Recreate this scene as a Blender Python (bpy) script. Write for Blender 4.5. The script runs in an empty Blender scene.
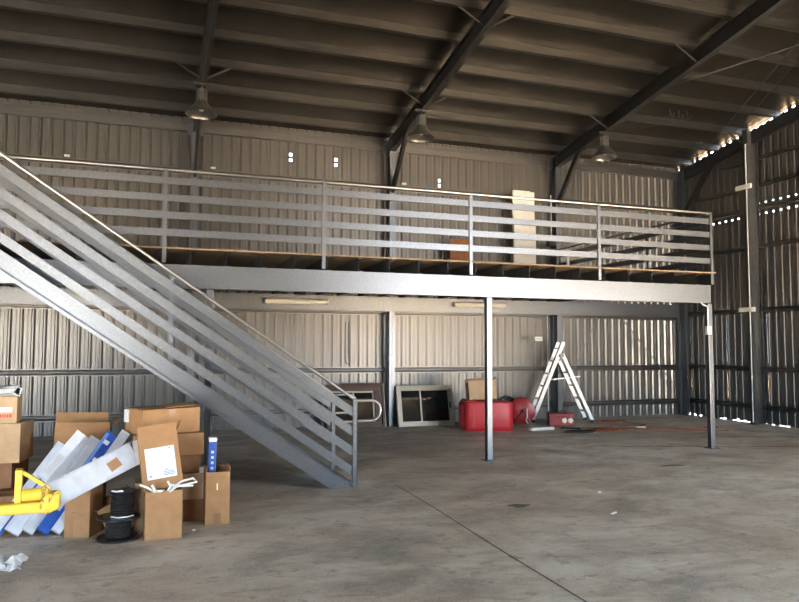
import bpy, math, random
from math import sin, cos, tan, pi, radians as R, sqrt
from mathutils import Vector, Matrix
SC = bpy.context.scene
COL = SC.collection

# ------------------------------------------------------------------ camera
CAM_H = 1.6575; F_PX = 708.09; YAW = .3358; PITCH = .0653; ROLL = .0026
fw = Vector((sin(YAW)*cos(PITCH), cos(YAW)*cos(PITCH), sin(PITCH)))
rt0 = Vector((cos(YAW), -sin(YAW), 0)); up0 = rt0.cross(fw)
rt = rt0*cos(ROLL)+up0*sin(ROLL); up = -rt0*sin(ROLL)+up0*cos(ROLL)
cd = bpy.data.cameras.new('camera'); cam = bpy.data.objects.new('camera', cd); COL.objects.link(cam)
M4 = Matrix((rt, up, -fw)).transposed().to_4x4(); M4.translation = Vector((0, 0, CAM_H)); cam.matrix_world = M4
cd.sensor_width = 36; cd.lens = 36*F_PX/799; cd.clip_start = .05; cd.clip_end = 300
SC.camera = cam

# ------------------------------------------------------------------ world, sun, portals, exposure
W = bpy.data.worlds.new('sky'); SC.world = W; W.use_nodes = True
bg = W.node_tree.nodes['Background']; bg.inputs[0].default_value = (.70, .85, 1, 1); bg.inputs[1].default_value = 5.8
sl = bpy.data.lights.new('sun', 'SUN'); sl.energy = 170; sl.color = (1, .86, .68); sl.angle = R(.6)
sun = bpy.data.objects.new('sun', sl); COL.objects.link(sun)
sun.rotation_euler = Vector((.22, .76, -.60)).to_track_quat('-Z', 'Y').to_euler()
def portal(loc, rot, sx, sy):
    l = bpy.data.lights.new('door_portal', 'AREA'); l.shape = 'RECTANGLE'; l.size = sx; l.size_y = sy; l.cycles.is_portal = True
    o = bpy.data.objects.new('door_portal', l); COL.objects.link(o); o.location = loc; o.rotation_euler = rot
WD = (-2.6, 2.6, 3.3)       # unseen left-wall doorway, added to light the right wall: y0, y1, height
LD = (-6.8, -1.4, 3.3)      # open roller door in the front wall: x0, x1, height
RD = (-.4, 3.0, 3.0)        # open roller door in the right wall: y0, y1, height
YF = -3.6; XL_DOOR = -7.55
FD = (7.2, 12.4, 5.7)      # unseen second front doorway, added to let in a sun patch
portal(((LD[0]+LD[1])/2, YF, LD[2]/2), (R(90), 0, 0), LD[1]-LD[0], LD[2])
portal((12.78, (RD[0]+RD[1])/2, RD[2]/2), (R(90), 0, R(90)), RD[1]-RD[0], RD[2])
portal((XL_DOOR, (WD[0]+WD[1])/2, WD[2]/2), (R(90), 0, R(-90)), WD[1]-WD[0], WD[2])
portal(((FD[0]+FD[1])/2, YF, FD[2]/2), (R(90), 0, 0), FD[1]-FD[0], FD[2])
SC.view_settings.view_transform = 'Standard'; SC.view_settings.look = 'None'
SC.view_settings.gamma = 1; SC.view_settings.exposure = 1.42; SC.view_settings.use_curve_mapping = False
SC.cycles.max_bounces = 10; SC.cycles.diffuse_bounces = 6; SC.cycles.glossy_bounces = 5
SC.cycles.use_denoising = True; SC.cycles.sample_clamp_indirect = 8

# ------------------------------------------------------------------ materials
def nmat(name, col, rough=.5, metal=0, fn=None, spec=.5):
    m = bpy.data.materials.new(name); m.use_nodes = True
    b = m.node_tree.nodes['Principled BSDF']
    b.inputs['Base Color'].default_value = (*col, 1); b.inputs['Roughness'].default_value = rough
    b.inputs['Metallic'].default_value = metal; b.inputs['Specular IOR Level'].default_value = spec
    if fn: fn(m.node_tree, b)
    return m
def noise(nt, scale, detail=4, rough=.6, vec=None, sc=(1, 1, 1), dist=0):
    tc = nt.nodes.new('ShaderNodeTexCoord'); mp = nt.nodes.new('ShaderNodeMapping'); mp.inputs['Scale'].default_value = sc
    nt.links.new(tc.outputs['Object'], mp.inputs[0])
    n = nt.nodes.new('ShaderNodeTexNoise'); n.inputs['Scale'].default_value = scale
    n.inputs['Detail'].default_value = detail; n.inputs['Roughness'].default_value = rough; n.inputs['Distortion'].default_value = dist
    nt.links.new(mp.outputs[0], n.inputs['Vector']); return n.outputs['Fac']
def ramp(nt, fac, stops):
    r = nt.nodes.new('ShaderNodeValToRGB'); nt.links.new(fac, r.inputs[0]); e = r.color_ramp.elements
    while len(e) < len(stops): e.new(.5)
    for i, (p, c) in enumerate(stops):
        e[i].position = p; e[i].color = (*c, 1) if len(c) == 3 else c
    return r.outputs[0]
def mix(nt, fac, a, b, mode='MIX'):
    x = nt.nodes.new('ShaderNodeMix'); x.data_type = 'RGBA'; x.blend_type = mode
    if isinstance(fac, (int, float)): x.inputs[0].default_value = fac
    else: nt.links.new(fac, x.inputs[0])
    for k, v in ((6, a), (7, b)):
        if isinstance(v, tuple): x.inputs[k].default_value = (*v, 1)
        else: nt.links.new(v, x.inputs[k])
    return x.outputs[2]
def bump(nt, b, h, s=.3, d=.01):
    n = nt.nodes.new('ShaderNodeBump'); n.inputs['Strength'].default_value = s; n.inputs['Distance'].default_value = d
    nt.links.new(h, n.inputs['Height']); nt.links.new(n.outputs[0], b.inputs['Normal'])
def gray(v): return (v, v, v)
def var(c, s=30, amt=.25, sc=(1, 1, 1), rr=None, bs=0):
    def f(nt, b):
        n = noise(nt, s, sc=sc, detail=2)
        lo = tuple(x*(1-amt) for x in c); hi = tuple(min(1, x*(1+amt)) for x in c)
        nt.links.new(ramp(nt, n, [(.3, lo), (.7, hi)]), b.inputs['Base Color'])
        if rr: nt.links.new(ramp(nt, noise(nt, s*.7), [(.3, gray(rr[0])), (.7, gray(rr[1]))]), b.inputs['Roughness'])
        if bs: bump(nt, b, n, bs)
    return f
galv = nmat('galvanised_steel', (.2, .2, .2), .36, .95, var((.15, .163, .18), 40, .12))
galv_b = nmat('bright_galvanised_pipe', (.4, .4, .39), .33, .95, var((.36, .36, .35), 30, .1))
galv_k = nmat('dull_dark_steel', (.04, .042, .044), .45, .7, var((.042, .044, .046), 8, .12))
galv_dark = nmat('dark_galvanised_steel', (.095, .098, .10), .42, .8, var((.095, .098, .10), 8, .12))  # darker tone of the galvanised steel
purl = nmat('purlin_steel', (.2, .2, .2), .38, 1, var((.16, .158, .153), 6, .12, sc=(.2, 1, 1)))
zinc = nmat('zincalume_sheet', (.14, .135, .125), .36, .78, var((.14, .135, .125), 1.2, .08, sc=(1, 1, .3)))
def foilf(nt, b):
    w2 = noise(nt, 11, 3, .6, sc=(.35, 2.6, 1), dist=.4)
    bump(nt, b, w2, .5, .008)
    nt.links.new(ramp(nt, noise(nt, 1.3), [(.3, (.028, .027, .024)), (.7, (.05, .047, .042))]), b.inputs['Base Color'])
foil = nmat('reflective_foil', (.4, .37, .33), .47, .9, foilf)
def floorf(nt, b):
    big = noise(nt, .35, 5, .6); mid = noise(nt, 1.1, 7, .68, sc=(.8, 1.2, 1), dist=.4); fine = noise(nt, 60, 3, .7); sp = noise(nt, 5, 5, .7)
    base = ramp(nt, mid, [(.36, (.44, .40, .345)), (.5, (.66, .615, .54)), (.64, (.82, .785, .725))])
    c1 = mix(nt, ramp(nt, big, [(.42, gray(0)), (.68, gray(.55))]), base, (.48, .35, .235))
    c2 = mix(nt, ramp(nt, sp, [(.56, gray(0)), (.70, gray(.6))]), c1, (.2, .16, .13))
    c3 = mix(nt, .5, c2, ramp(nt, fine, [(.3, gray(.1)), (.7, gray(.62))]), 'OVERLAY')
    # scuffs and tyre dust
    sc = noise(nt, 3.5, 8, .75, sc=(.5, 1.6, 1), dist=1.2)
    c35 = mix(nt, ramp(nt, sc, [(.54, gray(0)), (.66, gray(.5))]), c3, (.24, .20, .165))
    pt = noise(nt, 9, 6, .75)
    c4 = mix(nt, ramp(nt, pt, [(.5, gray(0)), (.7, gray(.35))]), c35, (.66, .63, .58))
    nt.links.new(c4, b.inputs['Base Color'])
    nt.links.new(ramp(nt, mid, [(.3, gray(.62)), (.7, gray(.46))]), b.inputs['Roughness'])
    bump(nt, b, fine, .12, .004)
conc = nmat('stained_concrete', (.3, .28, .26), .55, 0, floorf, .4)
ground_m = nmat('pale_dirt', (.34, .25, .16), .9, 0, var((.34, .25, .16), .8, .15))
apron_m = nmat('outdoor_concrete', (.20, .20, .20), .8, 0, var((.12, .12, .125), 1.5, .1))
CB = (.35, .20, .098)
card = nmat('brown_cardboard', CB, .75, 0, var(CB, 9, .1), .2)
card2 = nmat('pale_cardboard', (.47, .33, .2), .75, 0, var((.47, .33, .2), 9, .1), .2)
card3 = nmat('dark_shaded_cardboard', (.26, .14, .075), .75, 0, var((.26, .14, .075), 9, .12), .2)  # darker cardboard; for the lower boxes shade is put into the colour
tape = nmat('packing_tape', (.36, .2, .095), .3, 0)
tape_d = nmat('tape_stain', (.25, .135, .06), .4, 0)
paper = nmat('white_paper', (.82, .82, .82), .6, 0, var((.82, .82, .82), 20, .04), .3)
white_p = nmat('white_carton_print', (.58, .62, .69), .45, 0, var((.58, .62, .69), 7, .14), .4)
grey_p = nmat('grey_carton_print', (.52, .54, .58), .45, 0, var((.52, .54, .58), 7, .12), .4)
blue_p = nmat('blue_carton_print', (.02, .085, .38), .35, 0, var((.02, .085, .38), 8, .2), .5)
ink_b = nmat('blue_ink', (.15, .3, .7), .6); ink_r = nmat('red_ink', (.6, .04, .03), .6); ink_g = nmat('grey_ink', (.35, .37, .42), .6)
black = nmat('black_plastic', (.016, .016, .018), .3, 0, var((.016, .016, .018), 20, .3), .5)
black_m = nmat('black_rubber', (.02, .02, .02), .6, 0, var((.02, .02, .02), 20, .3), .4)
yellow = nmat('yellow_paint', (.75, .50, .05), .4, 0, var((.75, .50, .05), 14, .14), .5)
yellow_d = nmat('worn_yellow_paint', (.5, .34, .06), .5, 0, var((.5, .34, .06), 60, .6), .4)
red = nmat('red_polyethylene', (.52, .022, .03), .42, 0, var((.52, .022, .03), 5, .08), .5)
red_d = nmat('dark_red_paint', (.26, .012, .014), .35, 0, var((.26, .012, .014), 12, .25), .5)
alum = nmat('brushed_aluminium', (.52, .51, .48), .42, .5, var((.52, .51, .48), 25, .06))
alum_b = nmat('anodised_window_frame', (.40, .35, .27), .4, .3, var((.40, .35, .27), 10, .08))
timber = nmat('stained_timber', (.085, .04, .025), .5, 0, var((.085, .04, .025), 6, .35, sc=(1, 1, 6)), .4)
plyw = nmat('particleboard', (.19, .14, .09), .7, 0, var((.19, .14, .09), 40, .2), .3)
ply_o = nmat('orange_ply', (.30, .14, .06), .7, 0, var((.30, .14, .06), 8, .15), .3)
glass = nmat('dark_window_glass', (.012, .014, .014), .06, 0, None, .8)
white_e = nmat('white_enamel', (.78, .77, .72), .4, 0, var((.78, .77, .72), 8, .05), .5)
pvc = nmat('grey_conduit', (.6, .6, .58), .45, 0)
lampm = nmat('spun_aluminium_shade', (.16, .16, .15), .35, .8, var((.16, .16, .15), 8, .15))
lens = nmat('frosted_diffuser', (.7, .68, .6), .3, 0)
polyb = nmat('white_plastic_sheet', (.72, .74, .76), .3, 0, var((.72, .74, .76), 14, .18), .5)
orange = nmat('orange_cord', (.22, .06, .025), .5, 0)
rust = nmat('rusty_brown_cord', (.18, .06, .03), .7, 0)
groove = nmat('saw_cut', (.05, .045, .04), .9, 0)
crackm = nmat('crack_stain', (.11, .07, .045), .9, 0)
oil = nmat('oil_stain', (.10, .085, .07), .5, 0)
ceram = nmat('cream_ceramic', (.85, .8, .66), .35, 0)

# ------------------------------------------------------------------ mesh helpers
class MB:
    def __init__(s): s.v = []; s.f = []; s.m = []
    def add(s, vs, fs, mi=0):
        n = len(s.v); s.v += [tuple(v) for v in vs]; s.f += [tuple(i+n for i in f) for f in fs]; s.m += [mi]*len(fs); return s
    def box(s, x0, x1, y0, y1, z0, z1, mi=0, M=None):
        vs = [Vector(p) for p in ((x0,y0,z0),(x1,y0,z0),(x1,y1,z0),(x0,y1,z0),(x0,y0,z1),(x1,y0,z1),(x1,y1,z1),(x0,y1,z1))]
        if M: vs = [M @ v for v in vs]
        return s.add(vs, [(0,3,2,1),(4,5,6,7),(0,1,5,4),(1,2,6,5),(2,3,7,6),(3,0,4,7)], mi)
    def sweep(s, prof, p0, p1, upv=(0,0,1), closed=True, mi=0, caps=True):
        """profile (u,w) swept from p0 to p1; u = side, w = up"""
        p0 = Vector(p0); p1 = Vector(p1); d = (p1-p0).normalized(); u = Vector(upv)
        side = d.cross(u).normalized(); u = side.cross(d).normalized(); n = len(prof)
        vs = [p0+side*a+u*b for a, b in prof]+[p1+side*a+u*b for a, b in prof]
        fs = [(i, (i+1) % n, n+(i+1) % n, n+i) for i in range(n if closed else n-1)]
        if closed and caps: fs += [tuple(range(n))[::-1], tuple(range(n, 2*n))]
        return s.add(vs, fs, mi)
    def bar(s, p0, p1, w, h, upv=(0,0,1), mi=0):
        return s.sweep([(-w/2,-h/2),(w/2,-h/2),(w/2,h/2),(-w/2,h/2)], p0, p1, upv, mi=mi)
    def tube(s, pts, r, n=10, mi=0, closed=False):
        pts = [Vector(p) for p in pts]; N = len(pts); rings = []; prev = None
        for i, p in enumerate(pts):
            if closed: d = (pts[(i+1) % N]-pts[i-1])
            else: d = pts[min(i+1, N-1)]-pts[max(i-1, 0)]
            d = d.normalized() if d.length > 1e-9 else Vector((0,0,1))
            if prev is None: a = Vector((0,0,1)) if abs(d.z) < .9 else Vector((1,0,0))
            else: a = prev
            a = (a-d*a.dot(d)).normalized(); b = d.cross(a); prev = a
            rad = r[i] if isinstance(r, (list, tuple)) else r
            rings.append([p+a*cos(2*pi*k/n)*rad+b*sin(2*pi*k/n)*rad for k in range(n)])
        base = [v for q in rings for v in q]; fs = []
        for i in range(N if closed else N-1):
            j = (i+1) % N
            for k in range(n): fs.append((i*n+k, i*n+(k+1) % n, j*n+(k+1) % n, j*n+k))
        if not closed: fs += [tuple(range(n))[::-1], tuple(range((N-1)*n, N*n))]
        return s.add(base, fs, mi)
    def lathe(s, prof, c=(0,0,0), n=28, mi=0, M=None):
        vs = []; fs = []
        for r, z in prof:
            for k in range(n):
                v = Vector((r*cos(2*pi*k/n), r*sin(2*pi*k/n), z)); v = M @ v if M else v; vs.append(v+Vector(c))
        for i in range(len(prof)-1):
            for k in range(n): fs.append((i*n+k, i*n+(k+1) % n, (i+1)*n+(k+1) % n, (i+1)*n+k))
        return s.add(vs, fs, mi)
    def build(s, name, mats, parent=None, loc=None, rot=None, bev=0, smooth=False, **props):
        me = bpy.data.meshes.new(name); me.from_pydata(s.v, [], s.f); me.update()
        for m in (mats if isinstance(mats, (list, tuple)) else [mats]): me.materials.append(m)
        for p, mi in zip(me.polygons, s.m): p.material_index = mi; p.use_smooth = smooth
        if smooth and hasattr(me, 'set_sharp_from_angle'): me.set_sharp_from_angle(angle=R(40))
        o = bpy.data.objects.new(name, me); COL.objects.link(o)
        if parent: o.parent = parent
        if loc: o.location = loc
        if rot: o.rotation_euler = rot
        if bev:
            b = o.modifiers.new('bevel', 'BEVEL'); b.width = bev; b.segments = 2; b.limit_method = 'ANGLE'; b.angle_limit = R(40)
        for k, v in props.items(): o[k] = v
        return o
def thing(name, label, cat, loc=(0,0,0), rot=(0,0,0), group=None):
    o = bpy.data.objects.new(name, None); COL.objects.link(o); o.empty_display_size = .1
    o.location = loc; o.rotation_euler = rot; o['label'] = label; o['category'] = cat
    if group: o['group'] = group
    return o
def tag(o, label, cat, group=None):
    o['label'] = label; o['category'] = cat
    if group: o['group'] = group
    return o
ORD = ['lowest', 'second', 'third', 'fourth', 'fifth', 'sixth', 'seventh', 'eighth', 'ninth', 'tenth', 'eleventh', 'twelfth', 'thirteenth', 'fourteenth', 'fifteenth']
def csec(dp, fl, lip=.018, t=.003):
    """lipped channel outline: web on u=0, flanges to +u, height dp centred on w=0"""
    h = dp/2
    o = [(fl,-h+lip),(fl,-h),(0,-h),(0,h),(fl,h),(fl,h-lip)]
    i = [(fl-t,h-lip),(fl-t,h-t),(t,h-t),(t,-h+t),(fl-t,-h+t),(fl-t,-h+lip)]
    return o+i

# ------------------------------------------------------------------ building dimensions
XL, XR, YB = -7.5, 12.74, 14.62
ZP0, SL = 6.12, .16                      # underside of purlins at the back wall, roof slope
YR = 4.4                                 # ridge
def zp(y): return ZP0+SL*(YB-y) if y >= YR else ZP0+SL*(YB-YR)-SL*(YR-y)
def zroof(y): return zp(y)+.155
RX = [-7.48, -3.38, .72, 4.82, 8.92, 12.58]

rnd = random.Random(5)
def cladding(name, length, place, top, gaps=None, cut=None, pitch=.195, dep=.018):
    """ribbed steel sheet; place(s, d, z) maps run, outward depth, height"""
    mb = MB(); n = int(length/pitch)+1
    segs = []
    for k in range(n):
        a = k*pitch
        for (s0, d0, s1, d1, kd) in ((0, 0, .058, 0, 'p'), (.058, 0, .064, .004, 'q'), (.064, .004, .0685, .0015, 'q'), (.0685, .0015, .070, 0, 'l'), (.070, 0, .118, 0, 'p'), (.118, 0, .132, dep, 's'), (.132, dep, .156, dep, 'r'), (.156, dep, .195, 0, 's')):
            segs.append((a+s0, d0, a+s1, d1, kd, k))
    for (s0, d0, s1, d1, kd, k) in segs:
        if s0 >= length: continue
        s1c = min(s1, length)
        iv = [(0.0, None)]
        g = sorted(gaps(s0, s1c, kd, k)) if gaps else []
        c = cut(s0, s1c) if cut else None
        if c: g = sorted(g+[c])
        z = 0.0; parts = []
        for a, b in g:
            if a is None: continue
            if a > z: parts.append((z, a))
            z = max(z, b)
        parts.append((z, None))
        for a, b in parts:
            t0 = b if b is not None else top(s0); t1 = b if b is not None else top(s1c)
            if t0 <= a: continue
            mb.add([place(s0, d0, a), place(s1c, d1, a), place(s1c, d1, t1), place(s0, d0, t0)], [(0,1,2,3)])
    return mb.build(name, zinc, kind='structure')

# floor, ground outside
MB().box(XL-.1, XR+.1, YF-.1, YB+.1, -.15, 0).build('floor', conc, kind='structure')
g = MB(); g.add([(-60,-60,-.06),(60,-60,-.06),(60,60,-.06),(-60,60,-.06)], [(0,1,2,3)]); g.build('ground_outside', ground_m, kind='structure')
MB().box(-30, 8, -30, YF-.15, -.055, -.02).build('added_apron', apron_m, kind='structure')  # unseen apron, added so light bouncing in stays cool and dim
# back wall with the pairs of open punched holes
HOLES = [(2.625, 5.64), (3.60, 5.62), (6.02, 5.36)]
def back_gaps(s0, s1, kd, k):
    x0, x1 = XL+s0, XL+s1
    for hx, hz in HOLES:
        if kd == 'p' and x0 <= hx+.03 and x1 > hx+.03: return [(hz-.085, hz-.025), (hz+.03, hz+.09)]
    return []
cladding('wall_back', XR-XL, lambda s, d, z: (XL+s, YB+d, z), lambda s: zroof(YB), back_gaps)
def right_gaps(s0, s1, kd, k):
    y = YB-s0; g = []; r = random.Random(k*7+3)
    if kd in 'rs' and r.random() < .6: g.append((0, r.choice((.02, .035, .05))))
    if kd == 'p' and r.random() < .35: g.append((0, .014))
    if kd in 'rs' and s0 % .195 < .14 and y < 13.7: g += [(4.63, 4.66)]+([(4.885, 4.9)] if y < 12.5 else [])
    zt = zroof(y)
    if y < 14.3 and ((y-.2) % .87) > .16:
        if kd in 'rs': g.append((zt-.06, zt-.015))
        elif r.random() < .4: g.append((zt-.035, zt-.012))
    if k % 6 == 1 and kd == 'l': g += [(.5, 1.08), (1.32, 2.4)]
    return g
cladding('wall_right', YB-YF, lambda s, d, z: (XR+d*.6, YB-s, z), lambda s: zroof(YB-s), right_gaps,
         lambda a, b: (0, RD[2]) if YB-a <= RD[1] and YB-b >= RD[0] else None)
cladding('wall_left', YB-YF, lambda s, d, z: (XL-d, YB-s, z), lambda s: zroof(YB-s), None,
         lambda a, b: (0, WD[2]) if YB-a <= WD[1] and YB-b >= WD[0] else None)
cladding('wall_front', XR-XL, lambda s, d, z: (XL+s, YF-d, z), lambda s: zroof(YF),
         None, lambda a, b: (0, LD[2]) if XL+a >= LD[0] and XL+b <= LD[1] else ((0, FD[2]) if XL+a >= FD[0] and XL+b <= FD[1] else None))
# door jambs
j = MB()
for y in RD[:2]: j.box(XR-.02, XR+.06, y-.06, y+.06, 0, RD[2])
j.box(XR-.02, XR+.06, RD[0]-.06, RD[1]+.06, RD[2], RD[2]+.12); j.build('door_1', galv, kind='structure')
j = MB()
for x in LD[:2]: j.box(x-.06, x+.06, YF-.06, YF+.02, 0, LD[2])
j.box(LD[0]-.06, LD[1]+.06, YF-.06, YF+.02, LD[2], LD[2]+.12); j.build('door_2', galv, kind='structure')
j = MB()
for x in FD[:2]: j.box(x-.06, x+.06, YF-.06, YF+.02, 0, FD[2])
j.box(FD[0]-.06, FD[1]+.06, YF-.06, YF+.02, FD[2], FD[2]+.12); j.build('door_added_front', galv, kind='structure')
j = MB()
for y in WD[:2]: j.box(XL-.06, XL+.02, y-.06, y+.06, 0, WD[2])
j.box(XL-.06, XL+.02, WD[0]-.06, WD[1]+.06, WD[2], WD[2]+.12); j.build('door_added_left', galv, kind='structure')
# unseen awning, added to keep sun off the apron at the left front door
j = MB(); j.box(-9.5, .9, YF-4.2, YF-.06, 4.0, 4.05)
for x in (-9.4, .8): j.box(x-.06, x+.06, YF-4.15, YF-4.03, -.02, 4.0)
j.build('trim_added_awning_1', zinc, kind='structure')
# ceiling: foil blanket over the purlins, laid in drapes with laps, plus the roof sheet above it
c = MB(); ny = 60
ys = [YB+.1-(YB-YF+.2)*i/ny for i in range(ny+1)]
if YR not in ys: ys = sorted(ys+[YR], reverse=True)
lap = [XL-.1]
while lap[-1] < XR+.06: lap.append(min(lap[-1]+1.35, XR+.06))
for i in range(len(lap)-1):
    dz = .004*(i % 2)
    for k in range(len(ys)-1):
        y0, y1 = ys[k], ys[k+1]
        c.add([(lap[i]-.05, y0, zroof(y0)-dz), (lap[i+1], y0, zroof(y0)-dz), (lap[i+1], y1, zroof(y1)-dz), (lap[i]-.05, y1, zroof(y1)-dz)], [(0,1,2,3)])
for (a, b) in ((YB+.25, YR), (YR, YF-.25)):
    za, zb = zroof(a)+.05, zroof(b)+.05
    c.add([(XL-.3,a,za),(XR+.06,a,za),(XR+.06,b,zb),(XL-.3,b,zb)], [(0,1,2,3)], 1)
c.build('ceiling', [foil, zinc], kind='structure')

# ------------------------------------------------------------------ roof purlins
py_ = [14.05-.87*i for i in range(12)]
for i, y in enumerate(py_):
    if y < YR+.2 or i > 8: break
    mb = MB(); sec = csec(.15, .065, .02)
    mb.sweep([(a, b) for a, b in sec], (XR-.03, y, zp(y)+.075), (XL+.03, y, zp(y)+.075), (0, SL, 1))
    o = mb.build('roof_purlin', purl)
    tag(o, 'galvanised roof purlin under the foil, %s one up from the eave beam' % (['first']+ORD[1:])[i], 'roof beam')
mb = MB(); mb.sweep(csec(.15, .065, .02), (XR-.03, 14.5, 6.03), (XL+.03, 14.5, 6.03))
mb.sweep([(-.004,-.03),(.004,-.03),(.004,.03),(-.004,.03)], (XL+.03, 14.43, 6.12), (XR-.03, 14.43, 6.12))
tag(mb.build('eave_beam', purl), 'pale galvanised eave beam along the top of the back wall', 'roof beam')
# girts
def girt(a, b, nrm, z, dp=.10, label=''):
    n = Vector(nrm); mb = MB(); h = dp
    d = (Vector(b)-Vector(a)).normalized(); upv = n
    # top-hat: flange lines top and bottom with raised face
    P = [(-h/2-.02, 0), (-h/2, 0), (-h/2+.012, .055), (-.008, .062), (-.004, .054), (.004, .054), (.008, .062), (h/2-.012, .055), (h/2, 0), (h/2+.02, 0), (h/2+.02, -.004), (-h/2-.02, -.004)]
    mb.sweep(P, a, b, n)
    o = mb.build('wall_girt', purl); return tag(o, label, 'wall rail')
BG = [(.33, 'lowest girt on the back wall, just above the floor'), (1.17, 'girt on the back wall at the height of the window tops'),
      (2.42, 'girt on the back wall level with the rear mezzanine beam'), (3.9, 'girt on the back wall behind the mezzanine guard rail'),
      (5.17, 'girt on the back wall along the top of the guard rail')]
for z, t in BG: girt((XL+.03, YB-.008, z), (XR-.03, YB-.008, z), (0,-1,0), z, .10, 'horizontal steel '+t)
RG = [(.36, 'lowest girt on the right wall above the row of daylight gaps'), (1.2, 'second girt up on the right wall'), (2.5, 'girt on the right wall at the height of the platform beam'),
      (3.93, 'girt on the right wall below the row of light dots'), (4.78, 'dark girt on the right wall between two rows of light dots'), (5.3, 'girt on the right wall above the upper row of light dots')]
for z, t in RG:
    y0 = RD[1]+.15 if z < RD[2] else YF+.1
    girt((XR-.008, YB-.1, z), (XR-.008, y0, z), (-1,0,0), z, .09, 'horizontal steel '+t)
girt((XR-.008, 13.2, 5.9), (XR-.008, 0, 5.9), (-1,0,0), 5.9, .08, 'horizontal steel uppermost girt on the right gable wall')

# ------------------------------------------------------------------ portal frames
FN = ['far left outside the view', 'left of the view', 'behind the high bay light nearest the stair top', 'in the middle of the back wall', 'right of centre above the ladder', 'in the far right corner']
def portal_frame(i, x):
    end = i == 5
    t = thing('portal_frame', 'dark steel portal frame %s' % FN[i], 'steel frame', (x, YB, 0))
    T = lambda y: y-YB
    col_ = MB(); sec = csec(.27, .062, .016)
    for sgn in ((-1, 1) if not end else (-1,)):
        col_.sweep([(a*1.0*sgn+.002*sgn, b) for a, b in sec], (0, T(14.41), 0.012), (0, T(14.41), zp(14.41)-.02), (0, -1, 0))
    c_ = col_.build('column', galv, t)
    MB().box(-.1, .1, T(14.58), T(14.22), 0, .012).build('base_plate', galv_dark, c_)
    ra = MB(); dp = .28
    for sgn in ((-1, 1) if not end else (-1,)):
        for (ya, yb) in ((14.5, YR), (YR, YF+.1)):
            ra.sweep([(a*sgn+.002*sgn, b) for a, b in csec(dp, .062, .016)], (0, T(ya), zp(ya)-dp/2-.004), (0, T(yb), zp(yb)-dp/2-.004), (0,0,1))
    ra.build('rafter', galv_k, t)
    kb = MB(); kb.sweep(csec(.13, .06, .012), (-.03, T(14.30), 5.02), (-.03, T(13.35), zp(13.35)-.24), (0,-1,0))
    kb.build('knee_brace', galv_k, t)
    if not end:
        hb = MB()
        hb.box(-.16, .16, T(14.46), T(14.44), 5.86, 6.14); hb.build('eave_cleat', galv, t)
    for yy in (12.3, 9.7, 7.1):
        for s in (-1, 1):
            if end and s == 1: continue
            f = MB(); f.bar((s*.03, T(yy), zp(yy)-.26), (s*.52, T(yy)+.02, zp(yy)+.03), .035, .012, (0,1,0)); f.build('fly_brace', galv_k, t)
    return t
for i, x in enumerate(RX):
    if i > 1: portal_frame(i, x)
# gable column on the right wall
t = thing('gable_column', 'tall channel column against the right wall with two white light fittings', 'steel column', (XR-.02, 12.15, 0))
for s in (-1, 1):
    mb = MB(); mb.sweep([(a*s, b) for a, b in csec(.30, .07, .018)], (-.15-.02, 0, .012), (-.15-.02, 0, zp(12.15)+.02), (-1, 0, 0)); mb.build('column', galv_dark, t)
MB().box(-.36, .0, -.1, .1, 0, .012).build('base_plate', galv_dark, t)
mb = MB(); mb.tube([(-.34, -.03, .0+.05), (-.34, -.03, 6.2)], .012, 8); mb.build('conduit', pvc, t)
t = thing('corner_column', 'galvanised corner column where the back and right walls meet', 'steel column', (XR-.05, YB-.05, 0))
MB().box(-.09, 0, -.004, 0, 0, 6.2).box(-.004, 0, -.09, 0, 0, 6.2).box(-.09, -.086, -.03, 0, 0, 6.2).box(-.03, 0, -.09, -.086, 0, 6.2).build('column', galv, t)

# rod bracing
def rod(p, q, label, r=.008, m=galv_dark):
    mb = MB(); mb.tube([p, q], r, 8)
    d = (Vector(q)-Vector(p)).normalized()
    mb.tube([Vector(p)+d*.35, Vector(p)+d*.5], r*2.2, 8)
    return tag(mb.build('brace_rod', m), label, 'brace rod')
rod((12.5, 13.9, zp(13.9)-.08), (8.98, 5.6, zp(5.6)-.08), 'long dark roof brace rod running up from the right gable corner')
rod((12.53, 13.2, zp(13.2)-.1), (9.02, 5.0, zp(5)-.1), 'second dark roof brace rod, close beside the long one from the gable corner', .006)
rod((9.0, 11.2, zp(11.2)-.06), (12.5, 6.4, zp(6.4)-.06), 'roof brace rod crossing the two long parallel rods')
def strap(p, q, label, w=.035):
    mb = MB(); mb.bar(p, q, w, .004, (0,-1,0)); return tag(mb.build('brace_strap', galv), label, 'brace strap')
strap((9.05, 14.33, .62), (10.0, 14.33, 2.40), 'flat steel brace strap slanting up behind the ladder')
strap((10.62, 14.33, 2.42), (12.33, 14.33, .60), 'flat steel brace strap slanting down to the right corner column')
strap((12.33, 14.335, .60), (12.58, 14.335, .95), 'short bright brace strap forming a V near the right corner')
strap((11.35, 14.33, 4.95), (12.45, 14.33, 5.85), 'thin brace strap above the mezzanine rail in the right corner', .02)

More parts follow.
